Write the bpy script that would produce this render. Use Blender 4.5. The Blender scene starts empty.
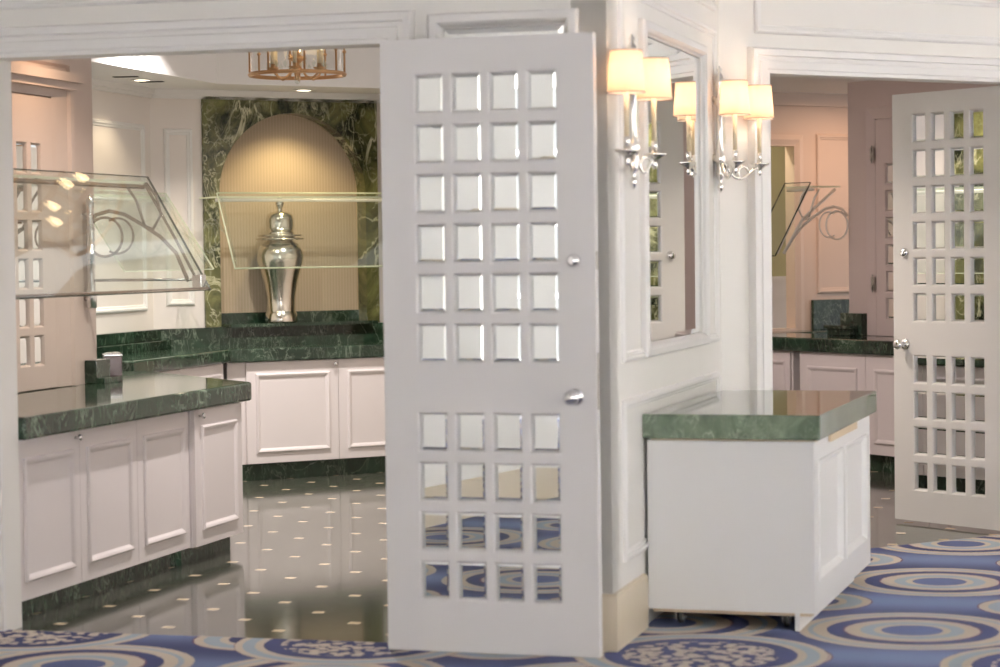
import bpy, bmesh, math, random
from mathutils import Vector, Matrix
from mathutils.geometry import tessellate_polygon
random.seed(7)
R = math.radians
C = bpy.context.scene.collection
sc = bpy.context.scene

# ------------------------------------------------------------------ helpers
class MB:
    def __init__(s):
        s.v = []; s.f = []; s.mi = []; s.sm = []
    def add(s, vs, fs, mi=0, smooth=False):
        o = len(s.v); s.v += [tuple(v) for v in vs]
        for f in fs:
            s.f.append([o + i for i in f]); s.mi.append(mi); s.sm.append(smooth)
        return s
    def box(s, x0, x1, y0, y1, z0, z1, mi=0):
        return s.add([(x0,y0,z0),(x1,y0,z0),(x1,y1,z0),(x0,y1,z0),(x0,y0,z1),(x1,y0,z1),(x1,y1,z1),(x0,y1,z1)],
              [(0,3,2,1),(4,5,6,7),(0,1,5,4),(1,2,6,5),(2,3,7,6),(3,0,4,7)], mi)
    def prism(s, poly, z0, z1, mi=0, edge_mi=None):
        n = len(poly)
        tri = [tuple(range(n))] if n == 4 else tessellate_polygon([[Vector((p[0],p[1],0)) for p in poly]])
        s.add([(p[0],p[1],z0) for p in poly] + [(p[0],p[1],z1) for p in poly],
              [tuple(reversed(t)) for t in tri] + [tuple(n+i for i in t) for t in tri], mi)
        o = len(s.v) - 2*n
        for i in range(n):
            j = (i+1) % n
            s.f.append([o+i, o+j, o+n+j, o+n+i]); s.mi.append(mi if edge_mi is None else edge_mi); s.sm.append(False)
        return s
    def loft(s, loops, closed=True, cap0=False, cap1=False, mi=0, smooth=False):
        n = len(loops[0]); vs = [p for l in loops for p in l]; fs = []
        for k in range(len(loops)-1):
            for i in range(n if closed else n-1):
                j = (i+1) % n
                fs.append((k*n+i, k*n+j, (k+1)*n+j, (k+1)*n+i))
        if cap0: fs.append(tuple(range(n-1,-1,-1)))
        if cap1: fs.append(tuple((len(loops)-1)*n + i for i in range(n)))
        return s.add(vs, fs, mi, smooth)
    def ring(s, x0, x1, z0, z1, y, prof, fill=False, mi=0):
        """rectangular moulding in the XZ plane facing -y; prof = [(inset, out)]"""
        loops = [[(x0+d,y-o,z0+d),(x1-d,y-o,z0+d),(x1-d,y-o,z1-d),(x0+d,y-o,z1-d)] for d,o in prof]
        return s.loft(loops, cap1=fill, mi=mi)
    def casing(s, x0, x1, zb, zt, y, prof):
        """three sided door casing round an opening, facing -y; prof = [(offset outwards, out)]"""
        loops = [[(x0-d,y-o,zb),(x0-d,y-o,zt+d),(x1+d,y-o,zt+d),(x1+d,y-o,zb)] for d,o in prof]
        return s.loft(loops, closed=False)
    def tube(s, pts, r, n=10, closed=False, mi=0, caps=True):
        pts = [Vector(p) for p in pts]; m = len(pts)
        rs = r if isinstance(r, (list, tuple)) else [r]*m
        loops = []; up = None
        for i, p in enumerate(pts):
            if closed: t = pts[(i+1) % m] - pts[i-1]
            else: t = pts[min(i+1, m-1)] - pts[max(i-1, 0)]
            t.normalize()
            if up is None:
                up = t.orthogonal().normalized()
            else:
                up = up - t*up.dot(t)
                up = up.normalized() if up.length > 1e-6 else t.orthogonal().normalized()
            w = t.cross(up)
            loops.append([tuple(p + (up*math.cos(2*math.pi*k/n) + w*math.sin(2*math.pi*k/n))*rs[i]) for k in range(n)])
        if closed: loops.append(loops[0])
        return s.loft(loops, cap0=caps and not closed, cap1=caps and not closed, mi=mi, smooth=True)
    def lathe(s, prof, c=(0,0,0), n=28, axis='z', mi=0, smooth=True):
        loops = []
        for r, h in prof:
            l = []
            for k in range(n):
                a = 2*math.pi*k/n; x, y = r*math.cos(a), r*math.sin(a)
                if axis == 'z': l.append((c[0]+x, c[1]+y, c[2]+h))
                elif axis == 'y': l.append((c[0]+x, c[1]-h, c[2]+y))     # h runs towards -y
                else: l.append((c[0]+h, c[1]+x, c[2]+y))
            loops.append(l)
        return s.loft(loops, cap0=prof[0][0] > 1e-5, cap1=prof[-1][0] > 1e-5, mi=mi, smooth=smooth)
    def build(s, name, mats, parent=None, bevel=0, loc=None, rotz=None):
        me = bpy.data.meshes.new(name)
        me.from_pydata(s.v, [], s.f)
        if not isinstance(mats, (list, tuple)): mats = [mats]
        for m in mats: me.materials.append(m)
        for p, mi, sm in zip(me.polygons, s.mi, s.sm):
            p.material_index = mi; p.use_smooth = sm
        bm = bmesh.new(); bm.from_mesh(me)
        bmesh.ops.remove_doubles(bm, verts=bm.verts, dist=1e-5)
        bmesh.ops.recalc_face_normals(bm, faces=bm.faces)
        bm.to_mesh(me); bm.free()
        o = bpy.data.objects.new(name, me); C.objects.link(o)
        if parent: o.parent = parent
        if loc is not None: o.location = loc
        if rotz is not None: o.rotation_euler = (0, 0, rotz)
        if bevel:
            b = o.modifiers.new('bevel', 'BEVEL'); b.width = bevel; b.segments = 2; b.limit_method = 'ANGLE'
            b.angle_limit = R(40); b.harden_normals = False
        return o

def tag(o, label, cat, group=None, kind=None):
    o['label'] = label; o['category'] = cat
    if group: o['group'] = group
    if kind: o['kind'] = kind
    return o
def thing(name, label, cat, loc=(0,0,0), rotz=0, group=None, kind=None):
    o = bpy.data.objects.new(name, None); C.objects.link(o)
    o.empty_display_size = .1
    o.location = loc; o.rotation_euler = (0, 0, rotz)
    return tag(o, label, cat, group, kind)
def copy_tree(o, parent=None):
    c = o.copy(); C.objects.link(c)
    if parent: c.parent = parent
    for ch in list(o.children): copy_tree(ch, c)
    return c

class Frame:
    """a wall's own frame: x along the wall, -y out of the wall into the room"""
    def __init__(s, ox, oy, deg):
        s.o = Vector((ox, oy, 0)); s.rz = R(deg); s.c, s.s = math.cos(s.rz), math.sin(s.rz)
    def w(s, x, y, z=0):
        return (s.o.x + s.c*x - s.s*y, s.o.y + s.s*x + s.c*y, z)
    def w2(s, x, y):
        return s.w(x, y)[:2]

# ------------------------------------------------------------------ materials
def newmat(name):
    m = bpy.data.materials.new(name); m.use_nodes = True
    nt = m.node_tree; nt.nodes.clear()
    return m, nt
def N(nt, t, **kw):
    n = nt.nodes.new(t)
    for k, v in kw.items():
        if k.startswith('i_'): n.inputs[k[2:].replace('_', ' ')].default_value = v
        else: setattr(n, k, v)
    return n
def L(nt, a, b): nt.links.new(a, b)
def setin(nt, sock, v):
    if hasattr(v, 'is_output'): nt.links.new(v, sock)
    else: sock.default_value = v
def M(nt, op, a, b=0.0, c=0.0):
    n = nt.nodes.new('ShaderNodeMath'); n.operation = op
    setin(nt, n.inputs[0], a); setin(nt, n.inputs[1], b)
    if len(n.inputs) > 2: setin(nt, n.inputs[2], c)
    return n.outputs[0]
def MIX(nt, f, a, b):
    n = nt.nodes.new('ShaderNodeMix'); n.data_type = 'RGBA'
    setin(nt, n.inputs[0], f); setin(nt, n.inputs[6], a); setin(nt, n.inputs[7], b)
    return n.outputs[2]
def out(nt, sh):
    o = nt.nodes.new('ShaderNodeOutputMaterial'); nt.links.new(sh, o.inputs[0])
def c4(c): return (c[0], c[1], c[2], 1)
def principled(nt, col=None, rough=.5, metal=0, spec=.5, coat=0):
    b = nt.nodes.new('ShaderNodeBsdfPrincipled')
    if col is not None: setin(nt, b.inputs['Base Color'], c4(col) if isinstance(col, tuple) and len(col) == 3 else col)
    setin(nt, b.inputs['Roughness'], rough); b.inputs['Metallic'].default_value = metal
    b.inputs['Specular IOR Level'].default_value = spec
    b.inputs['Coat Weight'].default_value = coat
    return b
def pos(nt): return nt.nodes.new('ShaderNodeNewGeometry').outputs['Position']
def paint(name, col, rough=.4, amp=.02):
    m, nt = newmat(name)
    n = N(nt, 'ShaderNodeTexNoise', i_Scale=3.0, i_Detail=3.0); L(nt, pos(nt), n.inputs['Vector'])
    c = MIX(nt, n.outputs['Fac'], c4([max(0, x-amp) for x in col]), c4([min(1, x+amp) for x in col]))
    b = principled(nt, c, rough); out(nt, b.outputs[0]); return m
def plain(name, col, rough=.5, metal=0, spec=.5):
    m, nt = newmat(name); b = principled(nt, col, rough, metal, spec); out(nt, b.outputs[0]); return m
def metal(name, col, rough, bump=0):
    m, nt = newmat(name)
    b = principled(nt, col, rough, 1.0)
    n = N(nt, 'ShaderNodeTexNoise', i_Scale=14.0, i_Detail=2.0); L(nt, pos(nt), n.inputs['Vector'])
    r = M(nt, 'MULTIPLY_ADD', n.outputs['Fac'], .12, rough - .05); L(nt, r, b.inputs['Roughness'])
    out(nt, b.outputs[0]); return m
def glow(name, col, st):
    m, nt = newmat(name)
    e = N(nt, 'ShaderNodeEmission', i_Color=c4(col), i_Strength=st); out(nt, e.outputs[0]); return m

def marble(name, dark, mid, vein, scale=2.0, veins=.5, rough=.07, vw=1.0):
    m, nt = newmat(name)
    p = pos(nt)
    n1 = N(nt, 'ShaderNodeTexNoise', i_Scale=scale*1.3, i_Detail=6.0, i_Roughness=.62, i_Distortion=.9); L(nt, p, n1.inputs['Vector'])
    ramp = nt.nodes.new('ShaderNodeValToRGB'); L(nt, n1.outputs['Fac'], ramp.inputs[0])
    ramp.color_ramp.elements[0].position = .40; ramp.color_ramp.elements[0].color = c4(dark)
    ramp.color_ramp.elements[1].position = .72; ramp.color_ramp.elements[1].color = c4(mid)
    # two families of thin, wandering veins: level lines of distorted noise
    cols = ramp.outputs[0]
    for k, (s, w, dist, amt) in enumerate(((scale*.9, .012, 1.6, 1.0), (scale*2.3, .018, 2.2, .75), (scale*4.6, .022, 1.5, .45))):
        mp = N(nt, 'ShaderNodeMapping'); mp.inputs['Location'].default_value = (3.1*k, 1.7*k, .9*k)
        mp.inputs['Rotation'].default_value = (.5*k+.3, .7, .4*k); mp.inputs['Scale'].default_value = (1.0, 1.0, .55)
        L(nt, p, mp.inputs['Vector'])
        nn = N(nt, 'ShaderNodeTexNoise', i_Scale=s, i_Detail=5.0, i_Roughness=.55, i_Distortion=dist); L(nt, mp.outputs[0], nn.inputs['Vector'])
        d = M(nt, 'ABSOLUTE', M(nt, 'SUBTRACT', nn.outputs['Fac'], .5))
        f = nt.nodes.new('ShaderNodeMapRange'); L(nt, d, f.inputs[0]); f.inputs[1].default_value = 0; f.inputs[2].default_value = w*vw
        f.inputs[3].default_value = 1; f.inputs[4].default_value = 0
        msk = N(nt, 'ShaderNodeTexNoise', i_Scale=scale*1.1, i_Detail=2.0); L(nt, mp.outputs[0], msk.inputs['Vector'])
        mr = nt.nodes.new('ShaderNodeMapRange'); L(nt, msk.outputs['Fac'], mr.inputs[0]); mr.inputs[1].default_value = .42; mr.inputs[2].default_value = .62
        ff = M(nt, 'MULTIPLY', M(nt, 'MULTIPLY', f.outputs[0], mr.outputs[0]), veins*amt)
        cols = MIX(nt, ff, cols, c4(vein))
    b = principled(nt, cols, rough, 0, .5); out(nt, b.outputs[0]); return m

WHITE = paint('white_wall_paint', (.86,.845,.815), .45)
TRIM  = paint('white_gloss_trim', (.86,.85,.84), .3, .012)
DOORW = paint('white_door_paint', (.80,.785,.785), .32, .012)
CABW  = paint('cabinet_paint', (.80,.745,.745), .35, .015)
INTW  = paint('buffet_room_paint', (.84,.785,.75), .45)
SHADED  = paint('shade_toned_paint', (.66,.565,.545), .45)  # shade on the right counter wall is put into this colour
WARMLIT = paint('warm_light_paint', (.76,.62,.53), .5)  # warm lamplight on the far wall is put into this colour
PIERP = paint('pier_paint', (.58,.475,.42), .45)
CARTW = paint('cart_paint', (.80,.80,.80), .35, .012)
CEIL  = paint('ceiling_paint', (.89,.875,.87), .7)
OLIVE = paint('olive_paint', (.47,.45,.27), .6)
FAWN  = paint('fawn_paint', (.71,.65,.61), .6)
MARB  = marble('green_marble', (.012,.026,.016), (.035,.075,.045), (.42,.52,.40), 2.2, .5)
MARBL = marble('olive_green_marble', (.012,.020,.009), (.27,.27,.10), (.80,.78,.55), 2.3, .85, .12, 1.5)
MARBC = marble('cart_green_marble', (.045,.07,.045), (.15,.20,.14), (.55,.62,.52), 5.5, .45, .06)
STONE = paint('beige_stone', (.62,.54,.42), .35, .06)
CHROME = metal('chrome', (.82,.82,.83), .1)
POSTM = metal('satin_chrome', (.9,.9,.91), .28)
SILVER = metal('silver_plate', (.86,.84,.80), .14)
PEWTER = metal('antique_silver', (.72,.68,.60), .18)
BRASS = metal('aged_brass', (.62,.38,.20), .3)
NICKEL = metal('nickel_strip', (.5,.48,.45), .35)
DARK = plain('dark_gap', (.01,.012,.011), .5)
RUBBER = plain('black_rubber', (.015,.015,.015), .6)
BROWN = paint('dark_brown_wood', (.06,.025,.025), .3, .02)
PLY = paint('pale_plywood', (.55,.44,.31), .6, .05)
WAX = plain('ivory_candle_sleeve', (.86,.74,.52), .5)
MIRROR = metal('mirror_glass', (.86,.88,.87), .0)
m, nt = newmat('mirror_silvering'); b = principled(nt, (.86,.88,.87), .015, 1.0); out(nt, b.outputs[0]); MIRROR = m

def glassmat(name, tint, gl=.10, haze=0.0, hazecol=(.8,.82,.8), rough=.02):
    m, nt = newmat(name)
    t = N(nt, 'ShaderNodeBsdfTransparent', i_Color=c4(tint))
    g = N(nt, 'ShaderNodeBsdfGlossy', i_Roughness=rough); g.inputs['Color'].default_value = (1,1,1,1)
    ge = nt.nodes.new('ShaderNodeNewGeometry'); dp = nt.nodes.new('ShaderNodeVectorMath'); dp.operation = 'DOT_PRODUCT'
    L(nt, ge.outputs['Normal'], dp.inputs[0]); L(nt, ge.outputs['Incoming'], dp.inputs[1])
    sch = M(nt, 'POWER', M(nt, 'SUBTRACT', 1.0, M(nt, 'ABSOLUTE', dp.outputs['Value'])), 5.0)
    mx = nt.nodes.new('ShaderNodeMixShader'); L(nt, M(nt, 'MULTIPLY_ADD', sch, .8, gl), mx.inputs[0]); L(nt, t.outputs[0], mx.inputs[1]); L(nt, g.outputs[0], mx.inputs[2])
    sh = mx.outputs[0]
    if haze:
        d0 = N(nt, 'ShaderNodeBsdfDiffuse', i_Color=c4(hazecol)); d1 = N(nt, 'ShaderNodeBsdfTranslucent', i_Color=c4(hazecol)); d = nt.nodes.new('ShaderNodeMixShader'); d.inputs[0].default_value = .4; L(nt, d0.outputs[0], d.inputs[1]); L(nt, d1.outputs[0], d.inputs[2]); m2 = nt.nodes.new('ShaderNodeMixShader')
        m2.inputs[0].default_value = haze; L(nt, sh, m2.inputs[1]); L(nt, d.outputs[0], m2.inputs[2]); sh = m2.outputs[0]
    out(nt, sh); return m
GLASS = glassmat('clear_glass', (.955,.975,.955), .035, .012)
GEDGE = glassmat('glass_edge', (.85,.92,.82), .2, .7, (.90,.95,.80))
ACRYL = glassmat('clear_acrylic', (.60,.55,.51), .16, .2, (.78,.68,.62))
ACRYLC = glassmat('pale_acrylic', (1,1,1), .2, .7, (.97,.95,.94))
GEDGED = glassmat('dark_glass_edge', (.25,.28,.26), .1, .5, (.10,.11,.10))
RAIL = glassmat('bronze_rail', (.55,.45,.38), .25, .35, (.55,.40,.32))
DRUM  = glassmat('lantern_glass', (.96,.95,.93), .03)
PANE  = glassmat('window_glass', (.97,.98,.98), .04)

def shade_mat():
    m, nt = newmat('cream_lamp_shade')
    t = N(nt, 'ShaderNodeBsdfTranslucent', i_Color=(.96,.80,.66,1)); d = N(nt, 'ShaderNodeBsdfDiffuse', i_Color=(.88,.82,.74,1))
    mx = nt.nodes.new('ShaderNodeMixShader'); mx.inputs[0].default_value = .6
    L(nt, d.outputs[0], mx.inputs[1]); L(nt, t.outputs[0], mx.inputs[2]); out(nt, mx.outputs[0]); return m
SHADE = shade_mat()
SHTRIM = plain('taupe_shade_trim', (.50,.40,.36), .7)
BULB = glow('warm_bulb', (1,.74,.42), 9)
DOWN = glow('downlight_lens', (1,.83,.6), 10)

def fabric_stripe():
    m, nt = newmat('gold_striped_fabric')
    tc = nt.nodes.new('ShaderNodeTexCoord'); sp = nt.nodes.new('ShaderNodeSeparateXYZ'); L(nt, tc.outputs['Object'], sp.inputs[0])
    s = M(nt, 'SINE', M(nt, 'MULTIPLY', M(nt, 'ADD', sp.outputs[0], sp.outputs[1]), 260.0))
    f = M(nt, 'MULTIPLY_ADD', s, .5, .5)
    b = principled(nt, MIX(nt, f, (.46,.37,.27,1), (.53,.43,.32,1)), .75, 0, .2); out(nt, b.outputs[0]); return m
FABRIC = fabric_stripe()

def floor_marble():
    m, nt = newmat('marble_floor_tiles')
    p = pos(nt); sp = nt.nodes.new('ShaderNodeSeparateXYZ'); L(nt, p, sp.inputs[0])
    x, y = sp.outputs[0], sp.outputs[1]; T = .355
    X = M(nt, 'SUBTRACT', M(nt, 'MULTIPLY_ADD', x, .5/T, M(nt, 'MULTIPLY', y, -.866/T)), .12)
    Y = M(nt, 'SUBTRACT', M(nt, 'MULTIPLY_ADD', x, .866/T, M(nt, 'MULTIPLY', y, .5/T)), .28)
    fx = M(nt, 'ABSOLUTE', M(nt, 'SUBTRACT', M(nt, 'FRACT', M(nt, 'ADD', X, .5)), .5))
    fy = M(nt, 'ABSOLUTE', M(nt, 'SUBTRACT', M(nt, 'FRACT', M(nt, 'ADD', Y, .5)), .5))
    inset = M(nt, 'LESS_THAN', M(nt, 'ADD', fx, fy), .105)
    grout = M(nt, 'LESS_THAN', M(nt, 'MINIMUM', fx, fy), .006)
    n = N(nt, 'ShaderNodeTexNoise', i_Scale=6.0, i_Detail=6.0, i_Distortion=.8); L(nt, p, n.inputs['Vector'])
    wn = nt.nodes.new('ShaderNodeTexWhiteNoise'); cb = nt.nodes.new('ShaderNodeCombineXYZ')
    L(nt, M(nt, 'FLOOR', X), cb.inputs[0]); L(nt, M(nt, 'FLOOR', Y), cb.inputs[1]); L(nt, cb.outputs[0], wn.inputs['Vector'])
    f = M(nt, 'ADD', M(nt, 'MULTIPLY', n.outputs['Fac'], .8), M(nt, 'MULTIPLY', wn.outputs['Value'], .22))
    c = MIX(nt, f, (.028,.036,.027,1), (.105,.11,.085,1))
    c = MIX(nt, M(nt, 'MULTIPLY', grout, .6), c, (.02,.025,.02,1))
    c = MIX(nt, inset, c, (.74,.60,.42,1))
    b = principled(nt, c, .09, 0, .6); out(nt, b.outputs[0]); return m
FLOORM = floor_marble()

def carpet_mat():
    m, nt = newmat('patterned_blue_carpet')
    p = pos(nt); sp = nt.nodes.new('ShaderNodeSeparateXYZ'); L(nt, p, sp.inputs[0])
    x, y = sp.outputs[0], sp.outputs[1]; cs, sn = math.cos(R(15.3)), math.sin(R(15.3))
    B = M(nt, 'MULTIPLY_ADD', x, cs, M(nt, 'MULTIPLY', y, -sn))
    A = M(nt, 'MULTIPLY_ADD', x, sn, M(nt, 'MULTIPLY', y, cs))
    wob = N(nt, 'ShaderNodeTexNoise', i_Scale=60.0, i_Detail=1.0); L(nt, p, wob.inputs['Vector'])
    wv = M(nt, 'MULTIPLY', M(nt, 'SUBTRACT', wob.outputs['Fac'], .5), .012)
    def latt(b0, a0, pb, pa):
        u = M(nt, 'MULTIPLY', M(nt, 'SUBTRACT', M(nt, 'FRACT', M(nt, 'ADD', M(nt, 'DIVIDE', M(nt, 'SUBTRACT', B, b0), pb), .5)), .5), pb)
        v = M(nt, 'MULTIPLY', M(nt, 'SUBTRACT', M(nt, 'FRACT', M(nt, 'ADD', M(nt, 'DIVIDE', M(nt, 'SUBTRACT', A, a0), pa), .5)), .5), pa)
        r = M(nt, 'SQRT', M(nt, 'ADD', M(nt, 'MULTIPLY', u, u), M(nt, 'MULTIPLY', v, v)))
        return M(nt, 'ADD', r, wv), u, v
    def ramp(r, stops, last):
        cr = nt.nodes.new('ShaderNodeValToRGB'); cr.color_ramp.interpolation = 'CONSTANT'
        L(nt, r, cr.inputs[0]); e = cr.color_ramp.elements
        e[0].position = 0; e[0].color = c4(stops[0][1]); e[1].position = stops[1][0]; e[1].color = c4(stops[1][1])
        for ps, cc in stops[2:]:
            el = e.new(ps); el.color = c4(cc)
        return cr.outputs[0]
    NAVY=(.024,.031,.092); BLUE=(.065,.086,.185); PALE=(.27,.33,.38); TAN=(.45,.385,.31); MAR=(.11,.05,.08); LB=(.115,.15,.265)
    # ground: soft bands of blue running between the rows of medallions
    band = M(nt, 'MULTIPLY_ADD', M(nt, 'SINE', M(nt, 'MULTIPLY', M(nt, 'SUBTRACT', A, 9.4), 2*math.pi/.71)), .5, .5)
    ground = MIX(nt, band, c4(NAVY), c4(LB))
    rl, _, _ = latt(-.862, 9.51, 1.026, 1.42)
    rs, _, _ = latt(-1.385, 10.22, 1.026, 1.42)
    big = ramp(rl, [(0,BLUE),(.125,TAN),(.155,PALE),(.21,TAN),(.27,MAR),(.28,NAVY),(.345,TAN),(.40,PALE),(.425,TAN)], None)
    sml = ramp(rs, [(0,NAVY),(.135,TAN),(.17,PALE),(.235,TAN),(.275,MAR)], None)
    c = MIX(nt, M(nt, 'LESS_THAN', rs, .285), ground, sml)
    c = MIX(nt, M(nt, 'LESS_THAN', rl, .465), c, big)
    # the band of flower medallions along the wall
    rf, fu, fv = latt(-1.61, 8.78, 1.41, 5.68)
    vo = N(nt, 'ShaderNodeTexVoronoi', i_Scale=22.0); L(nt, p, vo.inputs['Vector'])
    fl = MIX(nt, M(nt, 'LESS_THAN', vo.outputs['Distance'], .52), c4(NAVY), c4(TAN))
    flo = ramp(rf, [(0,NAVY),(.335,NAVY),(.375,TAN),(.41,PALE),(.46,TAN),(.49,MAR)], None)
    fc = MIX(nt, M(nt, 'LESS_THAN', rf, .305), flo, fl)
    c = MIX(nt, M(nt, 'LESS_THAN', rf, .495), c, fc)
    fn = N(nt, 'ShaderNodeTexNoise', i_Scale=300.0); L(nt, p, fn.inputs['Vector'])
    c = MIX(nt, M(nt, 'MULTIPLY', fn.outputs['Fac'], .12), c, (.30,.30,.38,1))
    b = principled(nt, c, .95, 0, .1)
    bp = N(nt, 'ShaderNodeBump', i_Strength=.3, i_Distance=.004); L(nt, fn.outputs['Fac'], bp.inputs['Height']); L(nt, bp.outputs[0], b.inputs['Normal'])
    out(nt, b.outputs[0]); return m
CARPET = carpet_mat()

# ------------------------------------------------------------------ frames of the place
FL = Frame(.43, 9.0, -15.3)            # wall with the left doorway; x along the wall to the right, +y into the buffet room
FM = Frame(.43, 9.0, 74.7)             # mirror wall: x away from the camera, -y into the ballroom
c2 = FM.w2(2.56, 0)
FR = Frame(c2[0], c2[1], 32.0)         # wall with the right doorway
FP = Frame(-2.401, 11.876, 74.7)         # left pier wall behind the near counter
FB = Frame(-2.475, 16.43, 30.0)        # back wall with the arched niche
FS = Frame(-2.475, 16.43, 74.7)        # side wall running to the back wall
FQ = Frame(2.61, 17.3, -58.0)          # right room: wall behind its counter
FW = Frame(2.6, 18.5, 30.0)            # right room: far wall
H = 3.75                               # ballroom ceiling
HD = 2.422                             # doorway height

# ------------------------------------------------------------------ setting: floors, walls, ceilings
fl = MB(); fl.box(-8, 9, -8, 22, -.12, 0)
tag(fl.build('floor', FLOORM), 'polished dark green marble floor with small tan diamond insets', 'floor', kind='structure')
cp = MB()
P = [FL.w2(-2.75,.02), FL.w2(-2.628,.02), FL.w2(-.91,.02), FL.w2(0,.02), FM.w2(0,.03), FM.w2(2.56,.03), FR.w2(0,.02), FR.w2(7,.02), FL.w2(9.5,-13), FL.w2(-2.75,-13)]
cp.prism(P, 0, .009)
tag(cp.build('floor_carpet', CARPET), 'patterned blue and tan carpet covering the ballroom floor', 'carpet', kind='structure')

def wallobj(name, frame, boxes, mat, label):
    w = MB()
    for b in boxes: w.box(*b)
    return tag(w.build(name, mat, loc=frame.w(0,0), rotz=frame.rz), label, 'wall', kind='structure')
wallobj('wall_front', FL, [(-2.95,-2.628,0,.14,0,H), (-2.628,-.91,0,.14,HD,H), (-.91,0,0,.14,0,H)], WHITE,
        'white wall with the left doorway and the pillar behind the open door')
wallobj('wall_mirror', FM, [(.0,2.56,0,.14,0,H)], WHITE, 'white panelled wall carrying the framed mirror and the two sconces')
wallobj('wall_right', FR, [(0,.305,0,.14,0,H), (.305,2.03,0,.14,HD+.045,H), (2.03,7.0,0,.14,0,H)], WHITE,
        'white wall with the right doorway')
FLW = Frame(*FL.w2(-1.19,-13), 74.7 + math.degrees(math.atan2(1.56, 13)))
wallobj('wall_left', FLW, [(0,13.09,0,.14,0,H)], WHITE, 'white ballroom wall to the left of the camera')
# ballroom back and window walls with tall windows
def window_wall(name, frame, length, centres, label, n0, ww=1.5, z0=.5, z1=3.2):
    bx = []; x = 0
    for cx in centres:
        bx.append((x, cx-ww/2, -.14, 0, 0, H)); bx.append((cx-ww/2, cx+ww/2, -.14, 0, 0, z0)); bx.append((cx-ww/2, cx+ww/2, -.14, 0, z1, H)); x = cx+ww/2
    bx.append((x, length, -.14, 0, 0, H))
    wallobj(name, frame, bx, WHITE, label)
    for i, cx in enumerate(centres):
        w = thing('window_%d' % (n0+i), 'tall white ballroom window, number %d along %s' % (i+1, name.replace('_', ' ')), 'window', frame.w(cx, -.07, z0), frame.rz, kind='structure')
        fr = MB(); hw = ww/2; hh = z1-z0
        for b in ((-hw,-hw+.07,-.05,.05,0,hh),(hw-.07,hw,-.05,.05,0,hh),(-hw,hw,-.05,.05,0,.07),(-hw,hw,-.05,.05,hh-.07,hh),(-.03,.03,-.03,.03,.07,hh-.07)): fr.box(*b)
        for k in range(1,4): fr.box(-hw+.07,hw-.07,-.02,.02,hh*k/4-.02,hh*k/4+.02)
        fr.build('window_frame', TRIM, w)
        g = MB(); g.box(-hw+.07,hw-.07,-.004,.004,.07,hh-.07); g.build('pane', PANE, w)
# back wall faces the pillars: its own x runs right when seen from the doorways
FBK = Frame(*FL.w2(9.5,-13), 164.7)
window_wall('wall_back', FBK, 12.25, [2.0,4.4,6.8,9.2], 'white wall with tall windows behind the camera', 1)
pr = Vector(FR.w2(6.9,0)); pb = Vector(FL.w2(9.4,-13)); dv = pb-pr
FWN = Frame(pr.x, pr.y, math.degrees(math.atan2(dv.y, dv.x)))
window_wall('wall_windows', FWN, dv.length, [2.5,5.2,7.9,10.6,13.3,16.0], 'white wall with tall windows to the right of the camera', 5)
cl = MB(); cl.prism([FL.w2(-2.9,.1), FL.w2(0,.1), FM.w2(2.56,.1), FR.w2(0,.1), FR.w2(7.1,.1), FL.w2(9.6,-13.1), FL.w2(-2.9,-13.1)], H, H+.1)
tag(cl.build('ceiling_ballroom', CEIL), 'plain white ballroom ceiling', 'ceiling', kind='structure')

# buffet room (left)
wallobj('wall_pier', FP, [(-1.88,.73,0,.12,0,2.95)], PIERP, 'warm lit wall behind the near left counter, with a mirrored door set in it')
wallobj('wall_side', FS, [(-4.2,0,0,.12,0,2.95)], INTW, 'white panelled wall at the far left of the buffet room')
nx, nr, nz = 1.105, .592, 2.035       # the niche: centre, radius, spring line
wb = MB()
arc = [(nx - nr*math.cos(math.pi*k/32), nz + nr*math.sin(math.pi*k/32)) for k in range(33)]
def arch_plate(mb, x0, x1, z0, z1, y0, y1, sill):
    """plate in XZ with an arched hole above 'sill'; front at y0"""
    pts = [(nx-nr, sill)] + arc + [(nx+nr, sill)]
    for yy in (y0, y1):
        mb.add([(x0,yy,z0),(x1,yy,z0),(x1,yy,sill),(x0,yy,sill)], [(0,1,2,3)])
        mb.add([(x0,yy,sill),(nx-nr,yy,sill),(nx-nr,yy,nz),(x0,yy,nz)], [(0,1,2,3)])
        mb.add([(nx+nr,yy,sill),(x1,yy,sill),(x1,yy,nz),(nx+nr,yy,nz)], [(0,1,2,3)])
        for k in range(32):
            (xa,za),(xb,zb) = arc[k], arc[k+1]
            ta = x0 + (x1-x0)*k/32; tb = x0 + (x1-x0)*(k+1)/32
            mb.add([(xa,yy,za),(xb,yy,zb),(tb,yy,z1),(ta,yy,z1)], [(0,1,2,3)])
        mb.add([(x0,yy,nz),(arc[0][0],yy,nz),(x0,yy,z1)], [(0,1,2)])
        mb.add([(x1,yy,nz),(arc[-1][0],yy,nz),(x1,yy,z1)], [(0,1,2)])
    mb.loft([[(p[0],y0,p[1]) for p in pts], [(p[0],y1,p[1]) for p in pts]], closed=True)
    mb.loft([[(x0,y0,z0),(x1,y0,z0),(x1,y0,z1),(x0,y0,z1)], [(x0,y1,z0),(x1,y1,z0),(x1,y1,z1),(x0,y1,z1)]])
NS = 1.09                            # niche sill height
arch_plate(wb, 0, 1.9, 0, 2.95, 0, .12, NS)
wb.box(1.9, 4.2, 0, .12, 0, 2.95)
tag(wb.build('wall_back_niche', INTW, loc=FB.w(0,0), rotz=FB.rz), 'white back wall of the buffet room around the arched niche', 'wall', kind='structure')
mp_ = MB(); arch_plate(mp_, .395, 1.8, NS-.02, 2.735, -.025, 0, NS)
pts_ = [(nx-nr+.001, NS)] + [(nx+(a_-nx)*.998, nz+(b_-nz)*.998) for a_, b_ in arc] + [(nx+nr-.001, NS)]
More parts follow.
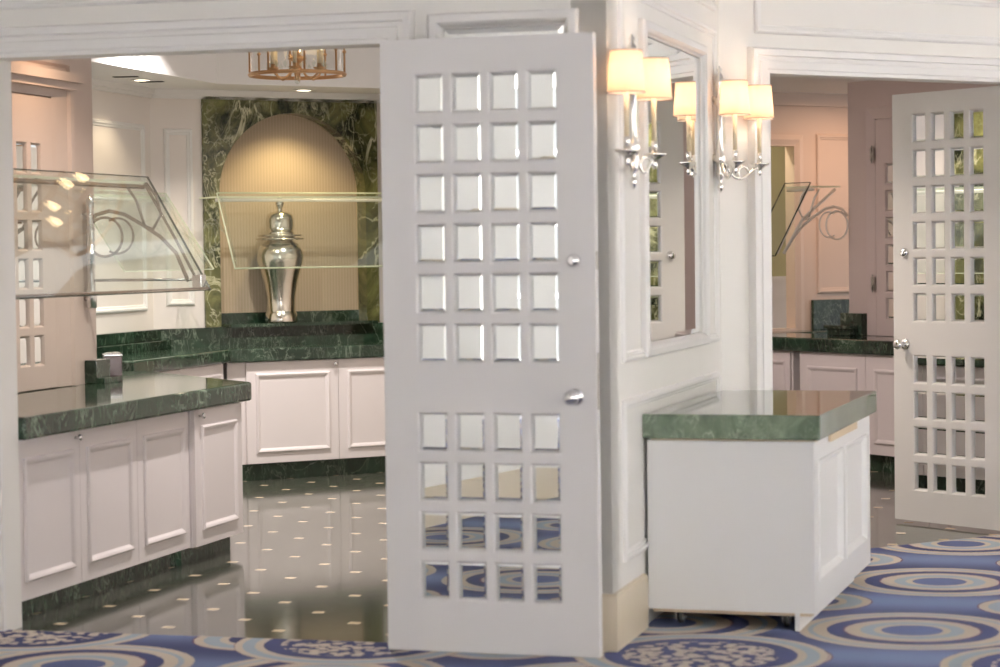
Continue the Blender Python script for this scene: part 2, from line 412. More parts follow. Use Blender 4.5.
mp_.loft([[(p[0],-.025,p[1]) for p in pts_], [(p[0],.12,p[1]) for p in pts_]], closed=False)
ms = thing('marble_surround', 'veined green marble surround of the arched niche', 'surround', FB.w(0,0), FB.rz)
mp_.build('marble_facing', MARBL, ms)
nb = MB()
pts = [(nx-nr, NS)] + arc + [(nx+nr, NS)]
nb.loft([[(p[0],.12,p[1]) for p in pts], [(p[0],.14,p[1]) for p in pts]], closed=True, cap1=True)
nb.build('niche_lining', FABRIC, ms)
sk = MB(); sk.box(nx-nr+.002, nx+nr-.002, .115, .138, NS, NS+.075); sk.build('niche_upstand', MARB, ms)
sk = MB(); sk.box(nx-nr+.001, nx+nr-.001, -.20, .135, NS-.021, NS+.001); sk.build('niche_sill', MARB, ms)
# walls closing the rooms off behind the open door
wd = MB()
for a_, b_ in ((FL.w2(-.75,.14), FL.w2(-.75,3.3)), (FL.w2(-.75,3.3), FR.w2(0,2.62)), (FR.w2(0,2.62), FB.w2(3.9,0))):
    a_, b_ = Vector(a_), Vector(b_); d_ = (b_-a_).normalized(); nrm = Vector((-d_.y, d_.x))*.05
    wd.prism([tuple(a_-nrm), tuple(b_-nrm), tuple(b_+nrm), tuple(a_+nrm)], 0, 2.95)
tag(wd.build('wall_between', INTW), 'wall between the two buffet rooms, hidden behind the open door', 'wall', kind='structure')
# ceilings of the buffet rooms
ct = MB(); ct.prism([FL.w2(-5.5,.14), FL.w2(-.6,.14), FR.w2(0,2.6), FB.w2(4.2,.1), FB.w2(0,.1), FS.w2(-4.2,.1)], 3.3, 3.4)
tag(ct.build('ceiling_tray', CEIL), 'raised white tray ceiling above the brass lantern', 'ceiling', kind='structure')
SD = .62
sf = MB()
ka = math.tan(R(22.35))*SD
sf.prism([FS.w2(-4.2,0), FS.w2(-4.2,-SD), FS.w2(-ka,-SD), FB.w2(4.2,-SD), FB.w2(4.2,0), FB.w2(0,0)], 2.78, 3.3)
tag(sf.build('ceiling_soffit', CEIL), 'white dropped soffit running round the buffet room walls', 'ceiling', kind='structure')
cw = MB()
for f_, x0, x1 in ((FS,-4.2,0),(FB,0,4.2)):
    for d0, z0, z1 in ((.05,2.74,2.78),(.025,2.715,2.74)):
        a_ = MB()
        q = [f_.w2(x0,0), f_.w2(x0,-d0), f_.w2(x1,-d0), f_.w2(x1,0)]
        cw.prism(q, z0, z1)
tag(cw.build('trim_1', TRIM), 'white crown moulding under the buffet room soffit', 'moulding', kind='structure')
ps = MB(); ps.prism([FL.w2(-5.5,.14), FL.w2(-2.95,.14), FP.w2(.73,0), FP.w2(.73,.5), FL.w2(-5.5,2.4)], 2.95, 3.3)
tag(ps.build('ceiling_pier', CEIL), 'white bulkhead above the left pier wall', 'ceiling', kind='structure')
# right room
wallobj('wall_counter', FQ, [(.03,6.5,0,.12,0,2.85)], SHADED, 'wall behind the right room counter, shade put into its colour')
wf = MB()
for b in ((-.27,2.2,0,.1,0,2.85), (-1.5,-.27,0,.1,2.41,2.85), (-1.5,-.27,0,.1,0,.94), (-3.6,-1.5,0,.1,0,2.85)): wf.box(*b)
tag(wf.build('wall_far', WARMLIT, loc=FW.w(0,0), rotz=FW.rz), 'panelled wall at the back of the right room, warm light put into its colour', 'wall', kind='structure')
wo = MB(); wo.box(-1.9,.1,.5,.6,1.35,2.85)
tag(wo.build('wall_recess', OLIVE, loc=FW.w(0,0), rotz=FW.rz), 'olive green wall seen through the opening in the right room', 'wall', kind='structure')
wo = MB(); wo.box(-1.9,.1,.48,.6,.5,1.35); wo.box(-1.9,.1,.44,.48,1.33,1.36); wo.box(-1.9,.1,.455,.48,1.18,1.21)
tag(wo.build('wall_wainscot', TRIM, loc=FW.w(0,0), rotz=FW.rz), 'white wainscot with rails below the olive wall', 'wall', kind='structure')
rc = MB(); rc.prism([FR.w2(0,.14), FR.w2(7,.14), FR.w2(7,7.6), FR.w2(4.33,6.9)], 2.82, 2.92)
tag(rc.build('ceiling_right', CEIL), 'flat ceiling of the right room', 'ceiling', kind='structure')
lw = MB(); lw.box(0,2.62,0,.08,0,2.85)
FLR = Frame(*FR.w2(.12,.14), 122.0)
tag(lw.build('wall_hidden', INTW, loc=FLR.w(0,0), rotz=FLR.rz), 'white wall on the left side of the right room', 'wall', kind='structure')

# ------------------------------------------------------------------ trims
CAS = [(0,0),(0,.022),(.018,.024),(.022,.03),(.06,.03),(.066,.024),(.085,.022),(.09,.04),(.118,.044),(.125,.03),(.13,0)]
def trim(n, frame, fn, label, mat=TRIM, cat='moulding'):
    t = MB(); fn(t)
    return tag(t.build('trim_%d' % n, mat, loc=frame.w(0,0), rotz=frame.rz), label, cat, kind='structure')
trim(2, FL, lambda t: t.casing(-2.628,-.91,0,HD,0,CAS), 'white moulded casing around the left doorway')
trim(3, FR, lambda t: t.casing(.305,2.03,0,HD+.045,0,CAS), 'white moulded casing around the right doorway')
PM = [(0,0),(.004,.012),(.012,.018),(.024,.018),(.03,.01),(.042,.008),(.046,0)]
trim(4, FL, lambda t: t.ring(-2.72,-1.08,2.625,3.4,0,PM), 'panel moulding above the left doorway')
trim(5, FR, lambda t: (t.ring(.22,2.6,2.665,2.915,0,PM), t.ring(.24,2.6,2.99,3.5,0,PM)), 'panel mouldings above the right doorway')
trim(6, FM, lambda t: t.ring(.2,2.42,1.13,2.665,0,PM), 'large panel moulding framing the mirror and sconces')
trim(7, FM, lambda t: t.ring(.2,2.42,.33,.985,0,PM), 'low panel moulding on the mirror wall beside the cart')
trim(8, FM, lambda t: t.ring(.2,2.42,2.75,3.5,0,PM), 'upper panel moulding above the mirror')
trim(9, FS, lambda t: (t.ring(-1.5,-.12,1.2,2.52,0,PM), t.ring(-3.4,-1.7,1.2,2.52,0,PM)), 'panel mouldings on the far left wall of the buffet room')
trim(10, FB, lambda t: t.ring(.10,.32,1.23,2.5,0,PM), 'narrow panel moulding left of the marble niche')
trim(11, FW, lambda t: (t.ring(-.06,.75,1.22,2.5,0,PM), t.ring(-1.48,-.29,.95,2.4,0,[(-.09,0),(-.09,.02),(-.05,.03),(-.01,.02),(0,.02),(0,-.1)])), 'panel moulding and opening casing on the far wall, coloured by warm light', WARMLIT)
trim(12, FW, lambda t: (t.box(-.3,2.2,-.05,0,2.72,2.82), t.box(-3.6,-.3,-.05,0,2.72,2.82)), 'crown moulding on the far wall, coloured by warm light', WARMLIT)
trim(13, FP, lambda t: (t.casing(-.85,.195,.905,2.425,0,[(0,0),(0,.02),(.04,.025),(.16,.03),(.175,.045),(.215,.045),(.22,0)]),
                        t.box(-1.10,.44,-.06,0,2.47,2.51), t.box(-1.12,.46,-.085,0,2.51,2.56)), 'white casing with a small cornice around the mirrored pier door', PIERP)
def base(name, frame, x0, x1, label):
    t = MB(); t.box(x0,x1,-.022,0,.009,.225); t.box(x0,x1,-.016,0,.225,.235)
    tag(t.build(name, STONE, loc=frame.w(0,0), rotz=frame.rz), label, 'baseboard', kind='structure')
base('baseboard_front', FL, -.82, .022, 'beige stone baseboard at the foot of the pillar behind the door')
base('baseboard_mirror', FM, 0, .585, 'beige stone baseboard along the mirror wall beside the cart')
base('baseboard_right', FR, 2.16, 6.9, 'beige stone baseboard right of the right doorway')
base('baseboard_left', FLW, .05, 13.0, 'beige stone baseboard along the left ballroom wall')

# ------------------------------------------------------------------ doors
DW, DH, DT = .87, 2.41, .045
PX0, PP, PW = .136, .1535, .129
ROWS = [(DH - .134 - .1955*k - .162, DH - .134 - .1955*k) for k in range(6)] + [(DH - 1.462 - .1955*k - .162, DH - 1.462 - .1955*k) for k in range(4)]
def door_leaf(t, hinge_left, leafmat, DH=DH, PX0=PX0, PP=PP, PW=PW, ROWS=ROWS):
    """door in local x 0..DW from hinge, z 0..DH, faces -y and +y"""
    xs = []
    for k in range(4):
        a_ = PX0 + PP*k; xs.append((a_, a_+PW))
    mx = lambda x: x if hinge_left else DW - x
    lf = MB()
    def facegrid(yy):
        xe = [0] + [e for p in xs for e in p] + [DW]
        ze = [0] + [e for p in sorted(ROWS) for e in p] + [DH]
        for i in range(len(xe)-1):
            for j in range(len(ze)-1):
                if i % 2 == 1 and j % 2 == 1: continue
                lf.add([(xe[i],yy,ze[j]),(xe[i+1],yy,ze[j]),(xe[i+1],yy,ze[j+1]),(xe[i],yy,ze[j+1])], [(0,1,2,3)])
    facegrid(-DT/2); facegrid(DT/2)
    lf.loft([[(0,y,0),(DW,y,0),(DW,y,DH),(0,y,DH)] for y in (-DT/2, DT/2)])
    for (a_, b_) in xs:
        for (z0, z1) in ROWS:
            lf.ring(a_, b_, z0, z1, 0, [(0,DT/2),(.004,DT/2-.001),(.008,DT/2-.005),(.0105,.009),(.0105,-.009),(.008,-DT/2+.005),(.004,-DT/2+.001),(0,-DT/2)])
    lf.build('leaf', leafmat, t)
    rk = random.Random(3)
    for (a_, b_) in xs:
        for (z0, z1) in ROWS:
            p = MB()
            i = .0098
            for sgn in (1, -1):
                x0, x1, q0, q1 = a_+i, b_-i, z0+i, z1-i
                lo = [[(x0,-sgn*.002,q0),(x1,-sgn*.002,q0),(x1,-sgn*.002,q1),(x0,-sgn*.002,q1)],
                      [(x0+.010,-sgn*.0038,q0+.010),(x1-.010,-sgn*.0038,q0+.010),(x1-.010,-sgn*.0038,q1-.010),(x0+.010,-sgn*.0038,q1-.010)]]
                p.loft(lo, cap1=True)
            p.build('mirror_pane', MIRROR, t)
def door_hardware(t, free_x, knobs=(1.01,1.535)):
    for sgn in (1, -1):
        k = MB(); cy = 0
        k.lathe([(.034,DT/2),(.034,DT/2+.006),(.026,DT/2+.01),(.012,DT/2+.014),(.011,DT/2+.034),(.022,DT/2+.042),(.0295,DT/2+.056),(.0295,DT/2+.066),(.022,DT/2+.078),(.0,DT/2+.082)],
                (0,0,0), 24, 'y')
        if sgn < 0:
            k.v = [(x,-y,z) for x,y,z in k.v]
        o = k.build('door_knob', CHROME, t); o.location = (free_x, 0, knobs[0])
        b = MB()
        b.lathe([(.027,DT/2),(.027,DT/2+.008),(.021,DT/2+.016),(.018,DT/2+.02),(.0,DT/2+.021)], (0,0,0), 24, 'y')
        b.box(-.005,.005,-(DT/2+.034),-(DT/2+.02),-.015,.015)
        if sgn < 0: b.v = [(x,-y,z) for x,y,z in b.v]
        o = b.build('deadbolt', CHROME, t); o.location = (free_x, 0, knobs[1])
    e = DW if free_x > DW/2 else 0
    s = 1 if e else -1
    for z0, z1 in ((knobs[0]-.05,knobs[0]+.17),(knobs[1]-.035,knobs[1]+.035)):
        p = MB(); p.box(min(e,e+s*.002),max(e,e+s*.002),-.013,.013,z0,z1); p.build('edge_plate', NICKEL, t)
    h = MB()
    hx = -.004 if e else DW+.004
    for z in (.25, 1.2, 2.15): h.tube([(hx,DT/2+.004,z-.05),(hx,DT/2+.004,z+.05)], .007, 8)
    h.build('hinge', NICKEL, t)

# left door: folded flat against the pillar, hinge on its left
d1 = thing('door_1', 'white door with mirrored panes, open flat against the pillar', 'door', FL.w(-.883,-.118,.0115), FL.rz - R(2.4), kind='structure')
door_leaf(d1, True, DOORW); door_hardware(d1, DW-.085)
# right door: opened 90 degrees into the right room; local x from hinge
hx = FR.w(2.015,.02,.018)
d2 = thing('door_2', 'white door with mirrored panes, open into the right room', 'door', hx, FR.rz + R(94.5), kind='structure')
H2 = 2.44
R2 = [(H2 - t0 - .204*k - .17, H2 - t0 - .204*k) for t0, n_ in ((.113,6),(1.486,4)) for k in range(n_)]
door_leaf(d2, True, DOORW, H2, .1845, .143, .11, R2); door_hardware(d2, DW-.09)

# door set in the pier wall above the left counter, and the panelled door behind the right door
def pier_door(n, frame, x, z, label, wid=.98, ht=1.38, paint_=None, sx=.10):
    t = thing('door_%d' % n, label, 'door', frame.w(x,-.002,z), frame.rz, kind='structure')
    lf = MB(); xs = [(sx+.16*k, sx+.16*k+.115) for k in range(5)]; rows = [(.12+.198*k, .12+.198*k+.16) for k in range(6)]
    xe = [0]+[e for p in xs for e in p]+[wid]; ze = [0]+[e for p in rows for e in p]+[ht]
    for i in range(len(xe)-1):
        for j in range(len(ze)-1):
            if i % 2 and j % 2: continue
            lf.add([(xe[i],-.02,ze[j]),(xe[i+1],-.02,ze[j]),(xe[i+1],-.02,ze[j+1]),(xe[i],-.02,ze[j+1])], [(0,1,2,3)])
    lf.loft([[(0,y,0),(wid,y,0),(wid,y,ht),(0,y,ht)] for y in (-.02,0)])
    for a_,b_ in xs:
        for z0,z1 in rows:
            lf.ring(a_,b_,z0,z1,0,[(0,.02),(.004,.016),(.011,.006)])
    lf.build('leaf', paint_ or SHADED, t)
    for a_,b_ in xs:
        for z0,z1 in rows:
            p = MB(); p.ring(a_+.01,b_-.01,z0+.01,z1-.01,0,[(0,.005),(.012,.008)], fill=True); p.build('mirror_pane', MIRROR, t)
    return t
t = pier_door(3, FP, -.838, .907, 'mirrored multi-pane door in the pier wall behind the near left counter', 1.03, 1.51, PIERP, .145)
t = pier_door(4, FQ, .36, .935, 'mirrored multi-pane door in the wall behind the right counter', 1.03, 1.59)
trim(14, FQ, lambda t: t.casing(.355,1.395,.935,2.53,0,[(0,0),(0,.02),(.03,.025),(.06,.03),(.085,.035),(.09,0)]), 'shade-toned casing around the door behind the right counter', SHADED)
for z in (1.32, 2.27):
    h = MB(); h.tube([(0,0,-.05),(0,0,.05)], .009, 8); h.tube([(0,0,-.065),(0,0,-.05)], .006, 8); h.tube([(0,0,.05),(0,0,.065)], .006, 8); h.box(-.02,.02,.0,.008,-.045,.045)
    tag(h.build('door_hinge', NICKEL, loc=FQ.w(.345,-.045,z), rotz=FQ.rz), '%s nickel hinge on the door casing behind the right counter' % ('lower' if z < 2 else 'upper'), 'hinge')

# ------------------------------------------------------------------ wall mirrors
FRM = [(0,0),(0,.03),(.008,.038),(.035,.04),(.046,.03),(.052,.016),(.06,.012)]
def wall_mirror(frame, x0, x1, z0, z1, label, rot=0):
    t = thing('wall_mirror', label, 'mirror', frame.w((x0+x1)/2, 0, z0), frame.rz - R(rot))
    hw = (x1-x0)/2; f = MB(); f.ring(-hw,hw,0,z1-z0,0,FRM); f.build('frame', TRIM, t)
    g = MB(); g.ring(-hw+.058,hw-.058,.058,z1-z0-.058,0,[(0,0),(0,.008),(.025,.0115)], fill=True); g.build('mirror_glass', MIRROR, t)
wall_mirror(FM, .60, 2.0, 1.135, 2.545, 'tall white framed mirror on the wall above the cart', .57)
wall_mirror(FL, -.72, -.11, .75, 2.53, 'white framed mirror on the pillar, mostly hidden behind the open door')

# ------------------------------------------------------------------ sconces
def sconce(px, pz0, pz1, shades, label, zcup=2.02):
    """post at local x=px on the mirror wall; shades = world (x,y)"""
    base_ = FM.w(px, 0, pz0)
    t = thing('wall_sconce', label, 'wall lamp', base_, FM.rz, 'sconces beside the framed mirror')
    h = pz1 - pz0
    b = MB()
    b.lathe([(0,0),(.010,.012),(.016,.03),(.010,.045),(.006,.052),(.018,.075),(.024,.10),(.014,.125),(.02,.14),(.033,.165),(.022,.19),(.017,.215),
             (.017,h-.2),(.028,h-.185),(.028,h-.17),(.015,h-.15),(.017,h-.12),(.026,h-.085),(.018,h-.05),(.008,h-.035),(.014,h-.018),(0,h)], (0,-.035,0), 18)
    b.build('back_post', SILVER, t)
    g = MB(); g.tube([(0,-.052,.24),(0,-.052,h-.21)], .010, 8); g.build('glass_rod', GLASS, t)
    for zz, rr in ((.17,.02),(h-.16,.014)):
        m_ = MB(); m_.tube([(0,0,zz),(0,-.03,zz)], rr, 10); m_.build('wall_mount', SILVER, t)
    inv = Matrix.Rotation(-FM.rz, 3, 'Z')
    for (wx, wy) in shades:
        l = inv @ (Vector((wx, wy, 0)) - Vector((base_[0], base_[1], 0)))
        zc = zcup - pz0      # cup height
        root = Vector((0,-.04,.165)); end = Vector((l.x, l.y, zc-.03))
        pts = []
        for k in range(17):
            s = k/16
            p = root.lerp(end, s); p.z += -.085*math.sin(math.pi*min(1,s*1.15)) * (1 - .3*s) ; pts.append(p)
        a_ = MB(); a_.tube(pts, [.009 - .003*k/16 for k in range(17)], 10)
        # scroll under the arm
        mid = root.lerp(end, .55); dr = (end-root); dr.z = 0; dr.normalize()
        sc_ = [mid + dr*(.045-.002*k)*math.cos(.42*k) + Vector((0,0,-.045 + (.045-.002*k)*math.sin(.42*k))) for k in range(15)]
        a_.tube(sc_, .006, 8)
        arm = a_.build('arm', SILVER, t)
        c = MB(); c.lathe([(.0,-.065),(.007,-.058),(.013,-.045),(.008,-.035),(.02,-.022),(.045,-.008),(.05,0),(.044,.002),(.012,.0)], (0,0,0), 20)
        c.lathe([(.013,0),(.013,.05),(.011,.052),(0,.052)], (0,0,0), 14)
        o = c.build('candle_cup', SILVER, t); o.location = (l.x, l.y, zc)
        w = MB(); w.lathe([(.0105,.05),(.0105,.235),(0,.24)], (0,0,0), 14); o2 = w.build('candle_sleeve', WAX, t); o2.location = (l.x, l.y, zc)
        sb = .222; hs = .163
        s_ = MB(); s_.lathe([(.074,sb-.0),(.062,sb+hs)], (0,0,0), 32); s_.lathe([(.0725,sb),(.0605,sb+hs)], (0,0,0), 32)
        s_.f = [f for f in s_.f if len(f) == 4]; s_.mi = s_.mi[:len(s_.f)]; s_.sm = s_.sm[:len(s_.f)]
        so = s_.build('lamp_shade', SHADE, t); so.location = (l.x, l.y, zc)
        for zz, rr in ((sb,.0748),(sb+hs,.0622)):
            r_ = MB(); r_.tube([(rr*math.cos(2*math.pi*k/32), rr*math.sin(2*math.pi*k/32), zz) for k in range(32)], .0028, 6, closed=True)
            r_.build('shade_trim', SHTRIM, so)
        bl = MB(); bl.lathe([(.0,.235),(.010,.245),(.017,.268),(.012,.295),(0,.318)], (0,0,0), 14)
        bo = bl.build('bulb', BULB, t); bo.location = (l.x, l.y, zc)
        ld = bpy.data.lights.new('sconce_light', 'POINT'); ld.energy = SCONCE_W; ld.color = (1,.80,.61); ld.shadow_soft_size = .03
        lo = bpy.data.objects.new('sconce_light', ld); C.objects.link(lo); lo.location = (wx, wy, zcup+.3)
SCONCE_W = 1.7
sconce(.31, 1.83, 2.455, [(.503,8.97),(.637,9.37)], 'two-shade silver wall sconce at the pillar corner, left of the mirror', 1.975)
sconce(2.365, 1.86, 2.48, [(1.143,11.1),(1.30,11.45)], 'two-shade silver wall sconce between the mirror and the right doorway', 2.008)

# ------------------------------------------------------------------ cabinets
DM = [(0,0),(.003,.010),(.011,.014),(.022,.010),(.03,.003),(.034,.0)]
def cabinet(frame, x0, x1, yf, doors, label, z0=.12, z1=.83, depth=.5, knobs=(), toe=True, toe_in=.06, group=None, mat=None, pm=(.055,.07,.07)):
    """doors: list of (xa, xb); knobs: list of (door index, x fraction)"""
    mat = mat or CABW
    t = thing('base_cabinet', label, 'cabinet', frame.w((x0+x1)/2, yf+depth/2, 0), frame.rz, group)
    ox, oy = (x0+x1)/2, yf+depth/2
    b = MB(); b.box(x0-ox, x1-ox, yf+.02-oy, yf+depth-oy, z0, z1); b.build('carcass', mat, t, bevel=.003)
    if toe:
        k = MB(); k.box(x0-ox, x1-ox-.0, yf+toe_in-oy, yf+depth-.02-oy, 0, z0); k.build('toe_kick', MARB, t)
    kn = {i: fx for i, fx in knobs}
    for i, (xa, xb) in enumerate(doors):
        d = MB(); d.box(xa-ox+.002, xb-ox-.002, yf-oy, yf+.0195-oy, z0+.004, z1-.004)
        d.ring(xa-ox+pm[0], xb-ox-pm[0], z0+pm[1], z1-pm[2], yf-oy, DM)
        do = d.build('door', mat, t)
        if i in kn:
            q = MB(); q.lathe([(.006,0),(.006,.012),(.013,.018),(.016,.025),(.013,.032),(0,.035)], (0,0,0), 16, 'y')
            qo = q.build('knob', CHROME, do); qo.location = (xa + (xb-xa)*kn[i] - ox, yf-oy, z1-.035)
    return t
# near left counter
cabinet(FP, -1.86, .058, -.82, [(-1.84,-1.21),(-1.21,-.58),(-.58,.055)], 'long white base cabinet of three panelled doors under the near left counter', knobs=[(0,.93)], depth=.7, z0=.092, z1=.80, toe_in=.085, pm=(.07,.08,.085))
cabinet(FP, .06, .725, -.85, [(.06,.71)], 'white end cabinet with one panelled door at the tip of the near left counter', knobs=[(0,.1)], depth=.73, z0=.092, z1=.80, toe_in=.085, pm=(.085,.08,.085))
# angled end behind
def slab(name, poly, z0, z1, mat, label, bevel=.012, cat='countertop'):
    s = MB(); s.prism(poly, z0, z1); o = s.build(name, mat, bevel=bevel); return tag(o, label, cat)
ZC = .932; ZCL = .902
slab('countertop', [FP.w2(-1.87,-.001), FP.w2(-1.87,-.885), FP.w2(.775,-.885), FP.w2(1.90,.24), FP.w2(1.42,.72), FP.w2(.76,-.001)], .802, ZCL, MARB,
     'dark green marble worktop of the near left counter')
ac = thing('base_cabinet', 'white angled base cabinet behind the tip of the near left counter', 'cabinet', FP.w(.9,.05,0), FP.rz)
b_ = MB(); b_.prism([(p[0]-.9, p[1]-.05) for p in ((.745,-.83),(1.82,.24),(1.42,.64),(.78,-.02),(.745,-.12))], .092, .80); b_.build('carcass', CABW, ac, bevel=.004)
b_ = MB(); b_.prism([(p[0]-.9, p[1]-.05) for p in ((.745,-.72),(1.70,.24),(1.39,.55),(.80,-.05))], 0, .092); b_.build('toe_kick', MARB, ac)
# back and side counters
slab('countertop', [FS.w2(-1.9,0), FS.w2(-1.9,-.70), FS.w2(-.288,-.70), FB.w2(2.66,-.70), FB.w2(2.66,0), FB.w2(0,0)], .842, ZC, MARB,
     'dark green marble worktop along the back wall under the niche')
cabinet(FS, -1.86, -.30, -.66, [(-1.86,-1.08),(-1.08,-.32)], 'white base cabinet on the side wall left of the niche counter', depth=.6, z1=.84)
dx = [.30, .42, 1.145, 1.87, 2.6, 3.3]
cabinet(FB, .285, 2.6, -.665, [(.42,1.135),(1.135,1.85),(1.85,2.58)], 'white base cabinet with panelled doors below the niche counter', knobs=[(0,.96),(2,.96)], depth=.6, z1=.84, pm=(.07,.075,.085))
# stepped marble splashback
bs = thing('splashback', 'stepped dark green marble splashback under the niche and panels', 'splashback', FB.w(0,0,ZC), FB.rz)
def two(frame, x0, x1, k):
    r = MB(); tn = math.tan(R(22.35))
    for d, z0, z1 in ((.16, ZC, ZC+.06), (.07, ZC+.06, NS-.022)):
        if k == 'b': q = [frame.w2(0,-.001), frame.w2(tn*d,-d), frame.w2(x1,-d), frame.w2(x1,-.001)]
        else: q = [frame.w2(x0,-.001), frame.w2(x0,-d), frame.w2(-tn*d,-d), frame.w2(0,-.001)]
        inv = []
        for qx, qy in q:
            dx_, dy_ = qx-FB.o.x, qy-FB.o.y
            inv.append((FB.c*dx_+FB.s*dy_, -FB.s*dx_+FB.c*dy_))
        r.prism(inv, z0-ZC, z1-ZC)
    return r
two(FB, 0, 2.66, 'b').build('back_splash', MARB, bs, bevel=.004)
two(FS, -1.9, 0, 's').build('side_splash', MARB, bs, bevel=.004)

# upstand block at the end of the pier
ub = MB(); ub.box(.57,.75,-.07,-.002,0,.125); ub.box(.57,.80,-.12,-.07,0,.03)
tag(ub.build('marble_upstand', MARB, loc=FP.w(0,0,ZCL+.001), rotz=FP.rz, bevel=.003), 'small dark marble block on the near left counter at the end of the pier', 'upstand')
cb = thing('condiment_box', 'small dark brown box with a chrome lid on the near left counter', 'box', FP.w(1.36,.2,ZCL), FP.rz - R(60))
b_ = MB(); b_.box(-.05,.05,-.06,.06,0,.115); b_.build('body', BROWN, cb, bevel=.004)
b_ = MB(); b_.box(-.053,.053,-.063,.063,.115,.125)
b_.lathe([(.03,.125),(.028,.132),(.012,.136),(0,.137)], (-.02,-.02,0), 16); b_.lathe([(.03,.125),(.028,.132),(.012,.136),(0,.137)], (.02,.025,0), 16)
b_.build('lid', CHROME, cb, bevel=.002)

# right room counter
slab('countertop', [FQ.w2(-.69,0), FQ.w2(-.69,-.60), FQ.w2(3.4,-.60), FQ.w2(3.4,0)], .83, ZC, MARB, 'dark green marble worktop of the right room counter')
cabinet(FQ, .13, 3.4, -.565, [(.13,.86),(.86,1.6),(1.6,2.4),(2.4,3.2)], 'white base cabinet with panelled doors under the right room counter', depth=.55, z1=.828, pm=(.09,.08,.10))
cabinet(FQ, -.67, .03, -.565, [(-.67,.02)], 'white base cabinet left of the gap under the right room counter', depth=.55, z1=.828)
slab('countertop', [FW.w2(-2.2,-.004), FW.w2(-2.2,-.37), FQ.w2(-.7,-.6), FQ.w2(-.7,0), FW.w2(1.3,-.34), FW.w2(1.3,-.004)], .83, ZC, MARB, 'dark green marble worktop against the far wall of the right room')
t = thing('splashback', 'dark green marble splashback on the far wall of the right room', 'splashback', FW.w(.3,-.004,ZC), FW.rz)
b_ = MB(); b_.box(-.42,.9,-.03,0,0,.24); b_.build('slab', MARB, t, bevel=.003)
ub = MB(); ub.box(0,.24,-.09,-.002,0,.165); ub.box(-.10,.20,-.17,-.09,.05,.075); ub.box(-.08,.18,-.15,-.09,0,.05)
tag(ub.build('marble_upstand', MARB, loc=FQ.w(.03,0,ZC+.001), rotz=FQ.rz, bevel=.003), 'dark marble block with a small ledge on the right room counter', 'upstand')
# counter on the left side of the right room (seen in the mirrored door panes)
slab('countertop', [FLR.w2(.85,-.002), FLR.w2(.85,-.6), FLR.w2(2.3,-.6), FLR.w2(2.3,-.002)], .83, ZC, MARB, 'dark green marble worktop reflected in the panes of the right door')
cabinet(FLR, .87, 2.28, -.565, [(.87,1.56),(1.56,2.28)], 'white base cabinet reflected in the panes of the right door', depth=.55, z1=.828)

q = MB(); q.box(.55,1.8,-.02,0,1.1,2.72)
tag(q.build('trim_15', MARBL, loc=FLR.w(0,0), rotz=FLR.rz), 'veined green marble wall facing reflected in the right door panes', 'wall facing', kind='structure')
# ------------------------------------------------------------------ lidded urn
u = thing('lidded_urn', 'tall antique silver ginger jar with a domed lid in the arched niche', 'urn', FB.w(.975,-.055,NS+.002), FB.rz)
b_ = MB(); b_.lathe([(.12,0),(.122,.01),(.118,.075),(.112,.082),(.105,.10),(.108,.20),(.125,.32),(.15,.42),(.172,.50),(.178,.55),(.168,.60),(.14,.645),(.105,.67),(.092,.68),(.092,.70),(.0,.70)], n=40); b_.build('body', PEWTER, u)
b_ = MB(); b_.lathe([(.10,.68),(.178,.684),(.182,.69),(.178,.696),(.11,.70),(.11,.712),(.165,.715),(.168,.72),(.165,.725),(.104,.728),(.106,.735),(.106,.748),(.100,.75),(.104,.80),(.104,.85),(.096,.885),(.07,.91),(.03,.92),(0,.922)], n=40); lid = b_.build('lid', PEWTER, u)
u.scale = (.98, .98, .885)
b_ = MB(); b_.lathe([(.03,.9),(.034,.91),(.018,.925),(.016,.945),(.03,.965),(.034,.985),(.024,1.005),(.014,1.025),(.01,1.045),(0,1.05)], n=24); b_.build('finial', PEWTER, lid)

